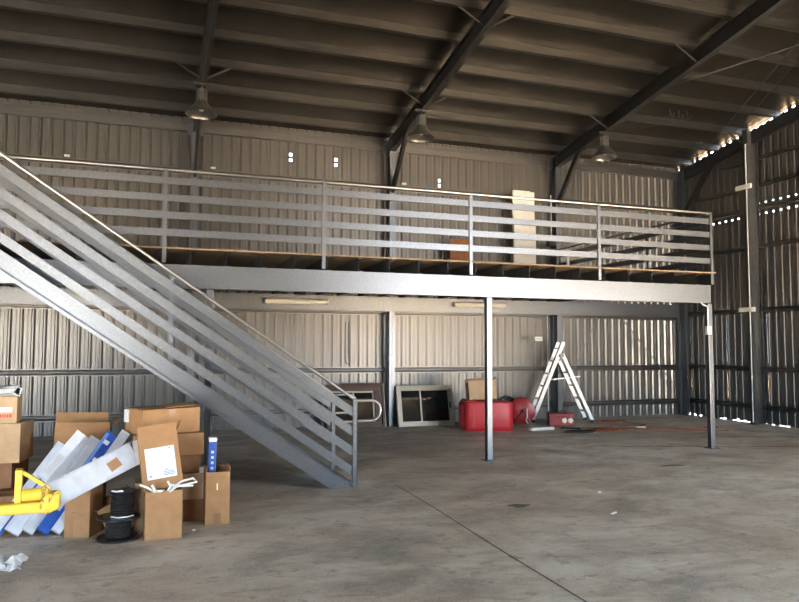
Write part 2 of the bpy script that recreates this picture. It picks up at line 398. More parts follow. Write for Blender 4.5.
# ------------------------------------------------------------------ mezzanine
YM = 9.47; ZB0, ZB1, ZD = 2.41, 2.71, 2.925; MXL, MXR = -7.3, 8.84
t = thing('mezzanine_platform', 'long steel framed mezzanine platform along the back wall with board deck on slim posts', 'mezzanine', (0, YM, 0))
mb = MB(); mb.sweep(csec(.30, .075, .02), (MXR, 0, 2.56), (MXL, 0, 2.56)); fb = mb.build('front_beam', galv, t)
for x in (.78, 4.76):
    for z in (2.465, 2.655):
        b_ = MB(); b_.lathe([(0, -.004), (.012, -.004), (.012, .0)], n=12, M=Matrix.Rotation(R(90), 4, 'X'))
        b_.build('bolt_hole', black, fb, loc=(x, -.001, z))
mb = MB(); mb.sweep(csec(.30, .075, .02), (MXL, 14.18-YM, 2.56), (12.2, 14.18-YM, 2.56)); mb.build('rear_beam', galv, t)
mb = MB(); mb.box(MXL, MXR+.06, -.07, 14.25-YM, ZD-.022, ZD); mb.build('deck_board', plyw, t)
x = MXL+.1; i = 0
while x < MXR:
    mb = MB(); mb.sweep(csec(.19, .06, .018), (x, .0, ZB1+.097), (x, 14.24-YM, ZB1+.097)); mb.build('joist', galv_dark, t); x += .45
mb = MB(); mb.sweep(csec(.19, .06, .018), (MXR, -.0, ZB1+.097), (MXR, 14.24-YM, ZB1+.097)); mb.build('edge_joist', galv_dark, t)
for x in (-3.4, .70, 4.72, 8.82):
    mb = MB(); mb.box(x-.045, x+.045, .0, .09, .01, ZB0-.004); p = mb.build('post', galv, t, bev=.008)
    MB().box(x-.08, x+.1, -.05, .14, 0, .01).build('base_plate', galv, p)
# board landing beside the stair top
mb = MB(); mb.box(-3.2, -1.95, 8.24-YM, -.072, ZD-.022, ZD); mb.build('landing_board', plyw, t)
mb = MB(); mb.sweep(csec(.2, .06), (-3.2, 8.30-YM, 2.80), (-1.97, 8.30-YM, 2.80)); mb.build('landing_beam', galv, t)
for yy in (8.36-YM,): MB().box(-3.18, -3.1, yy, yy+.08, 0, 2.7).build('landing_post', galv, t)
# switch box and wires on the right post
s = thing('switch_box', 'white switch box with bent conduit on the right mezzanine post', 'switch', (8.80, YM-.004, 1.95))
MB().box(-.10, -.01, -.05, 0, -.07, .07).build('box_body', white_e, s, bev=.006)
MB().box(-.065, -.045, -.056, -.05, -.02, .02).build('switch_button', grey_p, s)
mb = MB(); mb.tube([(-.055, -.02, .07), (-.055, -.02, .36), (-.06, -.02, .40), (-.15, -.0, .44), (-.17, .0, .47)], .010, 8); mb.build('conduit', white_e, s)

def guard(name, label, length, posts, loc, rotz, z0=0):
    t = thing(name, label, 'guard rail', loc, (0, 0, rotz))
    mb = MB(); mb.tube([(0, 0, 1.0), (length, 0, 1.0)], .019, 12); mb.build('top_rail', galv_b, t, smooth=True)
    for k in range(4):
        zt = .905-.223*k; mb = MB()
        # shallow channel facing outwards
        mb.sweep([(-.012,-.045),(.012,-.045),(.012,-.042),(-.009,-.042),(-.009,.042),(.012,.042),(.012,.045),(-.012,.045)], (length, .005, zt-.045), (0, .005, zt-.045), (0,0,1))
        mb.build('rail', galv, t)
    for x in posts:
        mb = MB(); mb.box(x-.025, x+.025, -.028, -.02, -.2, .995).box(x+.019, x+.025, -.02, .02, -.2, .995)
        mb.build('post', galv, t)
    return t
guard('guard_rail', 'long four-rail galvanised guard rail along the front edge of the mezzanine', 8.86-(-1.95),
      [x+1.95 for x in (.12, 2.19, 4.40, 6.62, 8.83)], (-1.95, YM-.03, ZD), 0)
guard('guard_rail', 'shorter dark guard rail returning to the back wall at the right end of the mezzanine', 4.70, [1.6, 3.15, 4.66], (8.85, YM+.03, ZD), R(90))

# ------------------------------------------------------------------ staircase
t = thing('staircase', 'straight galvanised steel staircase rising left to the mezzanine', 'staircase', (2.31, 8.24, 0))
S = .6845; XT = -4.22   # slope, horizontal run to the top (local x)
c_, s_ = cos(math.atan(S)), sin(math.atan(S))
for (yy, flip, nm) in ((.0, 1, 'stringer'), (1.06, -1, 'stringer')):
    mb = MB(); dp = .20
    zc0 = .05-.5*dp/c_
    def ln(x): return .045-S*x        # top edge of the stringer
    # channel as swept section; clip the toe flat on the floor
    h = dp/c_; fl = .062*flip; tk = .004*flip
    xs = [(-.03), XT]
    def quad_sheet(y0, y1, fn_lo, fn_hi, x0=-.05, x1=XT):
        a = [(x0, fn_lo(x0)), (x1, fn_lo(x1)), (x1, fn_hi(x1)), (x0, fn_hi(x0))]
        # toe cut at floor
        pts = []
        for k in range(4):
            p, q = a[k], a[(k+1) % 4]
            if p[1] >= .004: pts.append(p)
            if (p[1]-.004)*(q[1]-.004) < 0:
                u = (.004-p[1])/(q[1]-p[1]); pts.append((p[0]+u*(q[0]-p[0]), .004))
        n = len(pts); vs = [(x, y0, z) for x, z in pts]+[(x, y1, z) for x, z in pts]
        mb.add(vs, [tuple(range(n)), tuple(range(2*n-1, n-1, -1))]+[(k, n+k, n+(k+1) % n, (k+1) % n) for k in range(n)])
    quad_sheet(yy+.062*flip, yy+.066*flip, lambda x: ln(x)-h, ln) if False else quad_sheet(yy, yy+tk, lambda x: ln(x)-h, ln)
    quad_sheet(yy, yy-fl if flip == 1 else yy+.062, lambda x: ln(x)-.005, ln)
    quad_sheet(yy, yy-fl if flip == 1 else yy+.062, lambda x: ln(x)-h, lambda x: ln(x)-h+.005, -.36)
    if flip == 1: quad_sheet(yy-.066, yy-.062, lambda x: ln(x)-h, lambda x: ln(x)-h+.045, -.36)
    mb.build(nm, galv, t)
n = 16
for k in range(n):
    z = .171*(k+1); x = -(z-.03)/S-.02
    mb = MB(); mb.box(x-.24, x+.02, .006, 1.054, z-.004, z).box(x+.016, x+.02, .006, 1.054, z-.045, z-.004).box(x-.24, x-.236, .006, 1.054, z-.045, z-.004)
    mb.build('tread', galv, t)
for yy in (0, 1.06):
    hr = MB(); far = yy > 0
    top = lambda x: 1.03-S*x
    yo = yy-.02
    hr.tube([(XT, yo, top(XT)), (-.02, yo, top(-.02)+.0)], .018, 12)
    # D loop at the foot
    lp = [(-.02, yo, 1.02), (.10, yo, 1.02), (.2, yo, 1.02)]
    lp += [(.20+.12*sin(a), yo, .90+.12*cos(a)) for a in [pi*k/10 for k in range(1, 11)]]
    lp += [(.10, yo, .78), (0, yo, .78)]
    hr.tube(lp, .017, 10)
    hr.build('handrail', galv_b, t, smooth=True)
    for k in range(4):
        mb = MB(); o = -.105-.232*k; y0 = yo+.008; hh = .112
        prof = []
        x0, x1 = XT, -.0
        for (dy0, dy1, a, b) in ((0, .004, -hh, 0), (.004, .024, -.005, 0), (.004, .024, -hh, -hh+.005)):
            vs = [(x0, y0+dy0, top(x0)+o+a), (x1, y0+dy0, top(x1)+o+a), (x1, y0+dy0, top(x1)+o+b), (x0, y0+dy0, top(x0)+o+b)]
            vs += [(p[0], y0+dy1, p[2]) for p in vs]
            mb.add(vs, [(0,1,2,3),(7,6,5,4),(0,4,5,1),(1,5,6,2),(2,6,7,3),(3,7,4,0)])
        mb.build('rail', galv, t)
    for x in (0, -2.11, -4.18):
        zb = .004 if x == 0 else .045-S*x-.1
        yp = yo-.02 if x == 0 else yo+.035
        mb = MB(); mb.box(x-.025, x+.025, yp, yp+(.006 if x else .03), zb, top(x)-.01).box(x+.019, x+.025, yp, yp+.03, zb, top(x)-.01)
        mb.build('post', galv, t)

# ------------------------------------------------------------------ lights fixtures
def batten(x0, x1, z, label):
    L = x1-x0; t = thing('fluorescent_batten', label, 'strip light', (x0, 14.10, z))
    mb = MB(); mb.box(0, L, 0, .07, -.04, .04); mb.build('housing', white_e, t, bev=.008)
    mb = MB(); mb.sweep([(.06*cos(a)-.0, .05*sin(a)) for a in [pi*k/8 for k in range(9)]], (.03, 0, -.0), (L-.03, 0, 0), (0,-1,0)); mb.build('diffuser', lens, t, smooth=True)
    for x in (0, L-.03): MB().box(x, x+.03, -.055, .0, -.045, .045).build('end_cap', white_e, t)
batten(2.10, 3.38, 2.575, 'white fluorescent strip light on the rear beam nearer the stairs')
batten(6.17, 7.42, 2.585, 'unlit fluorescent strip light on the rear beam behind the middle post')
def highbay(x, label):
    y = 12.4; zt = zp(y)-.284
    t = thing('high_bay_light', label, 'ceiling lamp', (x, y, zt-.55))
    mb = MB(); mb.box(-.13, .13, -.04, .04, .525, .545).tube([(0, 0, .40), (0, 0, .53)], .02, 8); mb.build('bracket', galv_dark, t)
    b_ = MB(); b_.lathe([(.0, .44), (.085, .44), (.09, .42), (.09, .24), (.10, .22)], n=10)
    for k in range(10): a = 2*pi*k/10; b_.box(-.002, .002, .085, .098, .24, .42, M=Matrix.Rotation(a, 4, 'Z'))
    b_.build('ballast_housing', lampm, t)
    s = MB(); prof = [(.10, .225), (.12, .19), (.165, .13), (.225, .07), (.262, .03), (.27, 0)]
    s.lathe(prof+[(.264, .0), (.256, .032), (.22, .07), (.16, .128), (.115, .185), (.0, .21)], n=36); s.build('lamp_shade', lampm, t, smooth=True)
    g_ = MB(); g_.lathe([(0, .06), (.03, .065), (.05, .1), (.045, .15), (.03, .2)], n=16); g_.build('bulb', lens, t, smooth=True)
highbay(.71, 'dark bell shaped high bay lamp at the left above the stair top')
highbay(4.76, 'bell shaped high bay lamp beside the middle rafter')
highbay(8.88, 'bell shaped high bay lamp on the right hand rafter')
def wallbox(z, label):
    t = thing('emergency_light', label, 'light fitting', (XR-.40, 12.12, z))
    MB().box(-.06, 0, -.20, .22, -.05, .05).build('housing', white_e, t, bev=.006)
    MB().box(-.075, -.06, -.17, .19, -.035, .035).build('lens', lens, t, bev=.005)
wallbox(5.22, 'upper white fitting high on the right wall column')
wallbox(2.50, 'lower white fitting on the right wall column at platform beam height')

# small fittings on the wall, wires near rafter
t = thing('conduit_run', 'group of thin vertical conduits on the back wall right of the ladder column', 'conduit', (9.0, 14.5, 0))
for i, (x, z0, z1) in enumerate(((.12, 4.9, 6.0), (.27, 4.9, 6.05), (.45, 4.9, 6.0), (.66, 4.95, 6.0), (-.28, .2, 2.4), (-.05, .3, 2.45))):
    mb = MB(); mb.tube([(x, -.02, z0), (x, -.02, z1)], .012, 8); mb.build('conduit', pvc if i > 3 else galv_dark, t)
t = thing('junction_box', 'small white outlet box on the back wall left of the ladder', 'outlet box', (8.34, 14.24, 1.86))
MB().box(-.1, .1, 0, .06, -.05, .05).build('box_body', white_e, t, bev=.005); MB().box(-.06, .06, -.008, 0, -.02, .02).build('cover', pvc, t)
t = thing('hanging_cable', 'thin dark cable hanging on the back wall right of the stairs', 'cable', (3.88, 14.605, 1.3))
mb = MB(); mb.tube([(0, 0, .9), (0, 0, .1), (.03, 0, .02), (.09, -.02, 0)], .010, 6).tube([(.07, 0, .9), (.07, 0, .1)], .006, 6); mb.build('cable', black_m, t)
for i, x in enumerate((-1.65, 1.03, 5.12)):
    mb = MB(); mb.box(x, x+.1, 14.50, 14.54, 5.235, 5.275); tag(mb.build('girt_bracket', white_e, bev=.004), 'small pale clip on the girt above the guard rail, %s' % ('at the far left', 'just right of the left column', 'just right of the middle column')[i], 'bracket')
t = thing('wire_bundle', 'thin curled wires hanging under the roof beside the right lamp', 'wires', (9.9, 11.6, 6.35))
for k in range(3):
    mb = MB(); mb.tube([(k*.22, 0, .2), (k*.22+.02, 0, .05), (k*.22+.08, 0, .02), (k*.22+.1, 0, .12)], .008, 6); mb.tube([(k*.22, 0, .05), (k*.22-.9, .8, -.1)], .005, 6); mb.build('wire', galv_dark, t)

# ------------------------------------------------------------------ things on the mezzanine
t = thing('leaning_sheet', 'tall white panel standing on the mezzanine deck behind the rail', 'panel', (7.98, 14.15, ZD))
MB().box(-.30, .26, 0, .05, 0, 1.62).box(-.29, .15, .05, .09, 1.62, 2.32).build('panel_sheet', white_e, t, bev=.004)
MB().box(-.30, .26, .052, .085, 1.2, 2.3).build('backing_sheet', white_e, t)
t = thing('brown_board', 'small brown board leaning on the deck behind the guard rail', 'board', (6.42, 14.1, ZD), (R(-6), 0, 0))
MB().box(-.29, .28, 0, .02, 0, 1.13).build('board_sheet', ply_o, t)
t = thing('power_box', 'small black power box beside the white panel on the mezzanine', 'electric box', (8.62, 14.05, ZD+1.15))
MB().box(-.1, .1, 0, .12, -.09, .09).build('box_body', black, t, bev=.01); MB().tube([(0, .06, .09), (0, .06, 1.1)], .012, 8).build('conduit', pvc, t)
t = thing('white_post', 'slim white post standing on the deck right of the white panel', 'post', (8.74, 13.6, ZD))
MB().box(-.03, .03, 0, .05, 0, .82).build('post_body', white_e, t)
t = thing('white_post', 'short slim white post with a slanted foot near the deck end rail', 'post', (8.6, 11.2, ZD))
MB().bar((0, 0, 0), (-.07, 0, .2), .05, .03).build('post_body', white_e, t)
mb = MB(); mb.box(5.0, 6.9, 14.05, 14.12, ZD, ZD+.06); tag(mb.build('timber_offcut', timber), 'dark timber length lying along the rear of the mezzanine deck', 'timber')

# ------------------------------------------------------------------ cardboard boxes
def carton(label, w, d, h, loc, rz=0, tilt=0, lean=0, mat=card, open_=None, tp=True, lab=None, group=None, name='cardboard_box', cat='box'):
    """origin bottom centre. open_: list of (side, angle) flaps"""
    t = thing(name, label, cat, loc, (0, 0, 0), group)
    t.rotation_euler = (Matrix.Rotation(rz, 4, 'Z') @ Matrix.Rotation(lean, 4, 'X') @ Matrix.Rotation(tilt, 4, 'Y')).to_euler()
    th = .006; b = MB()
    if open_ is None:
        b.box(-w/2, w/2, -d/2, d/2, 0, h-.002)
        b.box(-w/2, w/2, -d/2, -.002, h-.002, h+.002).box(-w/2, w/2, .002, d/2, h-.002, h+.002)
    else:
        b.box(-w/2, w/2, -d/2, d/2, 0, th)
        b.box(-w/2, w/2, -d/2, -d/2+th, th, h).box(-w/2, w/2, d/2-th, d/2, th, h).box(-w/2, -w/2+th, -d/2+th, d/2-th, th, h).box(w/2-th, w/2, -d/2+th, d/2-th, th, h)
    b.build('box_body', mat, t, bev=.003)
    if open_ is not None:
        for sd, ang, ln in open_:
            f = MB(); L = ln
            ww = w if sd in 'fb' else d
            f.box(-ww/2+.003, ww/2-.003, 0, .005, 0, L)
            M_ = {'f': (0, -d/2, 0), 'b': (0, d/2-.005, pi), 'l': (-w/2, 0, -pi/2), 'r': (w/2, 0, pi/2)}[sd]
            o = f.build('flap', mat, t, loc=(M_[0], M_[1], h), rot=(Matrix.Rotation(M_[2], 4, 'Z') @ Matrix.Rotation(ang, 4, 'X')).to_euler())
    if tp:
        tpm = MB(); a = .028
        tpm.box(-w/2-.001, w/2+.001, -a, a, h+.002, h+.003) if open_ is None else None
        tpm.box(-a, a, -d/2-.0012, -d/2-.0002, 0.0, h*.28); tpm.box(-a, a, -d/2-.0012, -d/2-.0002, h*.75, h*.99)
        tpm.build('packing_tape', tape, t)
    if lab:
        x0, x1, z0, z1 = lab; l = MB(); l.box(x0, x1, -d/2-.003, -d/2-.001, z0, z1); lo = l.build('shipping_label', paper, t, label='white paper label')
        q = MB(); hw = x1-x0; hh = z1-z0
        for k in range(3): q.box(x0+hw*.55, x1-hw*.07, -d/2-.004, -d/2-.003, z0+hh*(.08+.05*k), z0+hh*(.105+.05*k))
        q.box(x0+hw*.62, x1-hw*.3, -d/2-.004, -d/2-.003, z0+hh*.24, z0+hh*.28)
        q.box(x0+hw*.08, x0+hw*.16, -d/2-.004, -d/2-.003, z0+hh*.08, z0+hh*.13); q.box(x1-hw*.2, x1-hw*.12, -d/2-.004, -d/2-.003, z1-hh*.08, z1-hh*.05)
        q.build('label_print', ink_b, lo)
    return t
# far-left stack
carton('cardboard box coloured as shaded at the far left under the large pale box', .86, .5, .55, (-1.62, 7.98, 0), R(-8), mat=card3)
carton('large pale cardboard box at the left edge, on the dark box', .72, .44, .37, (-1.49, 7.87, .554), R(-7), mat=card2)
t = carton('small cardboard box with white strip and red print atop the large pale box', .50, .34, .25, (-1.455, 7.80, .928), R(2), mat=card2, tp=False)
MB().box(-.2, .21, -.173, -.171, .105, .15).build('paper_strip', paper, t)
q = MB(); r_ = random.Random(2); xx = -.2
while xx < .21:
    wd = r_.uniform(.008, .022); q.box(xx, xx+wd, -.173, -.171, .05+r_.uniform(0, .008), .078+r_.uniform(0, .008)); xx += wd+.007
q.build('red_print', ink_r, t)
t = thing('black_tray', 'black tray with white papers on top of the small box at the left edge', 'tray', (-1.42, 7.80, 1.182))
b = MB(); b.box(-.26, .2, -.15, .15, 0, .01).box(-.26, .2, -.15, -.14, .01, .08).box(-.26, .2, .14, .15, .01, .09).box(-.26, -.25, -.14, .14, .01, .08); b.build('tray_body', black, t)
b = MB(); b.add([(-.3, -.19, .02), (.18, -.20, .03), (.23, -.12, .10), (-.25, -.12, .03), (-.3, -.185, .025), (.18, -.195, .035), (.235, -.115, .105), (-.25, -.115, .035)], [(0,1,2,3),(7,6,5,4),(0,4,5,1),(1,5,6,2),(2,6,7,3),(3,7,4,0)]); b.build('paper_sheet', paper, t)
b = MB(); b.tube([(.18, -.16, .03), (.235, -.16, .0), (.25, -.15, .07), (.2, -.1, .09)], .008, 6); b.build('white_strap', paper, t)
# open box behind the long cartons
carton('open cardboard box with raised back flap behind the white and blue long cartons', .50, .36, .86, (-.67, 7.86, 0), R(6), tilt=R(2), open_=[('f', R(-14), .0+.05), ('b', R(-4), .12), ('r', R(55), .14)], tp=False)
# low box with shadow put into its dark colour
carton('low cardboard box coloured as shaded on the floor behind the long cartons', .55, .4, .34, (-1.03, 7.35, 0), R(12), mat=card3)
# tall box with chunky side by cable spool
carton('upright cardboard box left of the black cable spool', .225, .24, .545, (-.535, 6.965, 0), R(-22), tp=True)
carton('tipped cardboard box leaning behind the black cable spool', .34, .3, .30, (-.17, 7.08, .02), R(12), tilt=R(-28), mat=card, open_=[('l', R(60), .2)], tp=False)
# white-cord box
t = carton('front cardboard box with white cords spilling from its open top', .305, .32, .415, (.125, 6.70, 0), R(3), open_=[('r', R(-95), .12)], tp=False)
# box beside it (left strip)
carton('narrow cardboard box squeezed behind the cord box, right of the spool', .22, .25, .43, (-.005, 7.01, 0), R(2), mat=card2, tp=False)
# stack behind
carton('bottom cardboard box of the stack, coloured dark as if in shadow', .5, .36, .20, (.27, 7.33, 0), R(-4), mat=card3, tp=False)
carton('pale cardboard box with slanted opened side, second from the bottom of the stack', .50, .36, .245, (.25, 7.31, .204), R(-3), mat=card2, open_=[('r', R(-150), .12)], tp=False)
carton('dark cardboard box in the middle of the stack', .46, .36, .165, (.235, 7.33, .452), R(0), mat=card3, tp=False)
carton('wide cardboard box second from the top of the stack', .64, .38, .205, (.165, 7.33, .62), R(4), tp=False)
t = carton('topmost cardboard box of the stack with a loose lid flap', .57, .42, .235, (.12, 7.38, .828), R(23), tp=True)
MB().box(-.02, .27, -.12, .1, 0, .005).build('flap', card, t, loc=(.02, -.03, .25), rot=(R(4), R(-3), R(-14)))
MB().box(-.302, -.285, .12, .205, .10, .22).build('paper_label', paper, t)
# leaning labelled box
carton('tilted cardboard box with a white paper label, leaning on the stack', .335, .19, .475, (.125, 6.72, .40), R(3), tilt=R(-7), lean=R(-11), open_=[('f', R(-6), .085), ('r', R(28), .11), ('b', R(-50), .08)], tp=False, lab=(-.125, .125, .09, .36))
# right box and blue packet
t = carton('narrow open cardboard box at the right of the pile holding a blue packet', .222, .26, .485, (.615, 7.05, 0), R(1), open_=[('r', R(8), .05), ('l', R(-12), .045), ('b', R(-3), .03)], tp=False)
MB().box(-.035, .03, -.132, -.1302, .0, .11).build('packing_tape', tape_d, t)
MB().box(-.012, .0, -.132, -.1302, .32, .38).build('paper_tag', paper, t)
t = thing('blue_packet', 'tall blue packet with a white top standing in the narrow open box', 'packet', (.562, 7.03, .30), (0, R(1), 0))
b = MB(); b.box(-.038, .038, -.04, .04, -.29, .46); b.build('packet_body', blue_p, t, bev=.012)
b = MB(); b.box(-.039, .039, -.041, .041, .455, .50); b.build('packet_top', paper, t, bev=.01)
b = MB()
for k in range(4): b.box(-.012, .012, -.0425, -.0405, .2+.05*k, .225+.05*k)
b.build('packet_print', white_p, t)
t = thing('foam_block', 'small white foam block beside the narrow open box', 'foam block', (.485, 7.18, 0)); MB().box(-.03, .03, -.03, .03, 0, .50).build('foam_body', polyb, t, bev=.006)
# cords
t = thing('packing_cord', 'white cords lying in the open top of the front box', 'cord', (.13, 6.66, .42))
r_ = random.Random(4)
for k, pts in enumerate(([(-.20, -.14, .06), (-.14, -.14, .035), (-.08, -.12, -.01)], [(-.1, -.13, .05), (-.07, -.15, -.0), (.0, -.1, -.01)], [(.03, -.1, .07), (.06, -.13, .02), (.05, -.15, -.01), (.1, -.16, .03), (.2, -.17, .05), (.27, -.15, .06), (.24, -.13, .09), (.15, -.12, .07), (.07, -.13, .02)], [(.03, -.15, -.0), (.06, -.16, .05), (.15, -.165, .035), (.24, -.15, .03)])):
    b = MB(); b.tube(pts, .009 if k != 1 else .012, 8); b.build('cord', paper, t, smooth=True)

# cable spool + roll
t = thing('cable_spool', 'black cable spool standing on the floor in front of the boxes', 'spool', (-.235, 6.70, 0))
for z in (0, .175):
    b = MB(); b.lathe([(0, z), (.175, z), (.182, z+.006), (.182, z+.014), (.175, z+.02), (0, z+.02)], n=36); b.build('flange', black, t, smooth=True)
b = MB(); pr = [(0, .02)]
for k in range(8): z = .022+.0187*k; pr += [(.098, z), (.106, z+.009), (.098, z+.018)]
b.lathe(pr, n=30); b.build('wound_cable', black_m, t, smooth=True)
t = thing('cable_roll', 'smaller black cable roll stacked on the black spool', 'cable roll', (-.205, 6.70, .196))
b = MB(); pr = [(.03, 0)]
for k in range(10): z = .0+.02*k; pr += [(.094, z), (.103, z+.01), (.094, z+.02)]
pr += [(.03, .2), (.03, 0)]
b.lathe(pr, n=30); b.build('wound_cable', black, t, smooth=True)
b = MB(); b.lathe([(.03, .2), (.11, .2), (.115, .208), (.11, .216), (.03, .216)], n=30); b.build('flange', black, t, smooth=True)
b = MB(); b.tube([(-.09, -.06, .225), (-.05, -.09, .222), (.0, -.1, .225), (-.03, -.07, .223)], .008, 8); b.tube([(-.09, -.09, .012), (-.03, -.125, .008), (.05, -.12, .01), (.09, -.08, .012)], .006, 8); b.build('tie_strip', polyb, t)

# long white / blue cartons, leaning
def long_box(label, p0, p1, w, th, mat, roll=0, prints=(), ends=None):
    p0, p1 = Vector(p0), Vector(p1); L = (p1-p0).length; z = (p1-p0).normalized()
    y = Vector((0, 1, 0)); y = (y-z*y.dot(z)).normalized(); x = y.cross(z)
    Mx = Matrix((x, y, z)).transposed().to_4x4() @ Matrix.Rotation(roll, 4, 'Z')
    t = thing('long_carton', label, 'long box', tuple(p0)); t.rotation_euler = Mx.to_euler()
    MB().box(-w/2, w/2, -th/2, th/2, 0, L).build('carton_body', mat, t, bev=.003)
    for (a, b_, c0, c1, m) in prints:
        MB().box(a*w, b_*w, -th/2-.002, -th/2, c0*L, c1*L).build('printed_panel', m, t)
    MB().box(-w/2-.001, w/2+.001, -th/2-.001, th/2+.001, L-.012, L+.002).build('end_flap', ends or mat, t)
    return t
LBX = (.62, .42, 1.0)
def lean(bx, by, lbl, w, th, mat, prints=(), ln_=1.2, roll=0, ends=None, d=(.60, .48, .88)):
    dv = Vector(d).normalized()*ln_; z0 = w/2*.55+.02
    return long_box(lbl, (bx, by, z0), (bx+dv.x, by+dv.y, z0+dv.z), w, th, mat, roll, prints, ends)
lean(-1.24, 6.98, 'leftmost leaning long carton, white with a blue edge', .10, .07, white_p, [(.25, .5, 0, 1, blue_p)], .92)
lean(-1.105, 6.97, 'pale grey long carton leaning second from the left', .13, .07, white_p, [(-.3, .1, .3, .42, grey_p), (-.5, -.3, 0, .9, grey_p)], 1.0)
lean(-.985, 6.98, 'grey long carton leaning left of the blue one', .10, .08, grey_p, [(-.4, -.1, .1, .9, white_p)], .97)
lean(-.865, 6.95, 'blue long carton with white spots leaning in the row', .105, .08, blue_p, [(-.25, .25, .88, .92, paper), (-.1, .3, .70, .735, paper), (-.35, .1, .60, .63, paper), (-.2, .2, .2, .3, white_p), (-.5, -.2, .45, .98, ink_b)], 1.02)
lean(-.755, 6.93, 'white long carton leaning right of the blue one', .085, .09, white_p, [(-.4, .3, .1, .5, grey_p)], 1.04, ends=paper)
# extra: upper white carton on the left of the blue one
long_box('short white carton lying over the top ends of the long cartons', (-.86, 6.80, .53), (-.58, 6.98, .88), .085, .06, white_p, 0, [(-.3, .3, .1, .5, grey_p)], paper)
# open white tray
p0, p1 = Vector((-.74, 6.62, .42)), Vector((-.12, 6.80, .71)); L = (p1-p0).length; z = (p1-p0).normalized()
y = Vector((0, 1, -.2)); y = (y-z*y.dot(z)).normalized(); x = y.cross(z)
t = thing('open_carton', 'opened white carton tray with a brown scrap, lying across the pile', 'open box', tuple(p0)); t.rotation_euler = Matrix((x, y, z)).transposed().to_euler()
b = MB(); b.box(-.10, .10, .0, .005, 0, L).box(-.104, -.10, -.055, .005, 0, L).box(.10, .104, -.03, .005, 0, L).box(-.10, .10, -.05, 0, -.004, 0); b.build('carton_body', white_p, t)
b = MB(); b.box(-.11, .09, -.002, .002, 0, .1); b.build('end_flap', paper, t, loc=(0, 0, L), rot=(R(-20), R(12), 0))
b = MB(); b.box(-.04, .045, -.010, -.004, 0, .10); b.build('cardboard_scrap', card, t, loc=(.01, 0, L*.66), rot=(0, R(-8), 0))
# metal pipe end poking out near spool


# yellow lifting frame
t = thing('yellow_lifting_frame', 'yellow painted steel lifting frame at the left edge', 'lifting frame', (-.935, 5.12, 0), (0, 0, R(4)))
b = MB(); b.box(-1.1, .365, -.05, .05, .595, .665); b.build('main_beam', yellow, t, bev=.012)
b = MB(); b.bar((-1.05, -.3, .015), (-1.05, -.3, .62), .07, .07).bar((-1.05, .3, .015), (-1.05, .3, .62), .07, .07).bar((-1.05, -.34, .6), (-1.05, .34, .6), .07, .07, (0,0,1)); b.build('support_leg', yellow, t)
b = MB(); b.bar((-1.1, -.6, .02), (-1.0, .6, .02), .08, .04); b.build('foot', yellow, t)
b = MB(); b.box(.135, .175, -.04, .04, .665, .875); b.build('upright_plate', yellow, t, bev=.006)
b = MB(); b.bar((.16, 0, .865), (.30, 0, .765), .03, .022); b.build('diagonal_strut', yellow, t)
b = MB(); b.lathe([(0, -.06), (.03, -.06), (.04, -.05), (.04, .05), (.03, .06), (0, .06)], n=20, M=Matrix.Rotation(R(90), 4, 'Y')); b.build('roller', yellow, t, loc=(.235, -.02, .71), smooth=True)
b = MB(); b.lathe([(0, -.03), (.03, -.03), (.045, -.02), (.045, .02), (.03, .03), (0, .03)], n=16, M=Matrix.Rotation(R(0), 4, 'Y')); b.build('knob', yellow, t, loc=(-.02, -.02, .70), smooth=True)
b = MB(); b.box(-.07, .01, -.045, .045, .665, .74); b.box(-.2, -.09, -.045, .045, .665, .72); b.build('clamp_block', yellow_d, t, bev=.015)
b = MB()
r_ = random.Random(8)
for k in range(11):
    cx, cz = .335+r_.uniform(-.035, .045), .745-.0135*k; ang = r_.uniform(0, pi)
    b.tube([(cx+.026*cos(a)*cos(ang), -.035+.02*cos(a)*sin(ang), cz+.018*sin(a)) for a in [2*pi*q/10 for q in range(10)]], .007, 6, closed=True)
b.build('chain', yellow_d, t, smooth=True)
b = MB(); b.box(.30, .40, -.055, .055, .60, .72); b.build('end_shackle', yellow, t, bev=.03)
b = MB(); b.tube([(-.0, -.02, .60), (.02, -.03, .5), (.03, -.02, .40), (-.02, 0, .33), (-.12, .02, .30)], .005, 6); b.build('trailing_wire', pvc, t)

# crumpled plastic
import bmesh
def crumple(name, mat, label, cat, loc, sx, sy, sz, seed):
    bm = bmesh.new(); bmesh.ops.create_grid(bm, x_segments=26, y_segments=18, size=1); r2 = random.Random(seed)
    from mathutils import noise as ns
    for v in bm.verts:
        q = Vector((v.co.x*1.6+seed, v.co.y*1.6, seed)); h = abs(ns.noise(q*1.3))*1.5+abs(ns.noise(q*3.1))*.6
        rr_ = max(abs(v.co.x), abs(v.co.y)); edge = 1-rr_**2*.8
        ang = math.atan2(v.co.y, v.co.x); k = 1+.45*ns.noise(Vector((cos(ang)*1.5, sin(ang)*1.5, seed)))
        v.co = Vector((v.co.x*sx*k, v.co.y*sy*k, .004+max(0, h*edge)*sz))
    me = bpy.data.meshes.new(name); bm.to_mesh(me); bm.free(); me.materials.append(mat)
    o = bpy.data.objects.new(name, me); COL.objects.link(o); o.location = loc
    so = o.modifiers.new('thick', 'SOLIDIFY'); so.thickness = .003
    return tag(o, label, cat)
crumple('plastic_sheet', polyb, 'crumpled white plastic sheet on the floor at the left edge', 'plastic sheet', (-1.10, 6.15, 0), .22, .14, .10, 3)

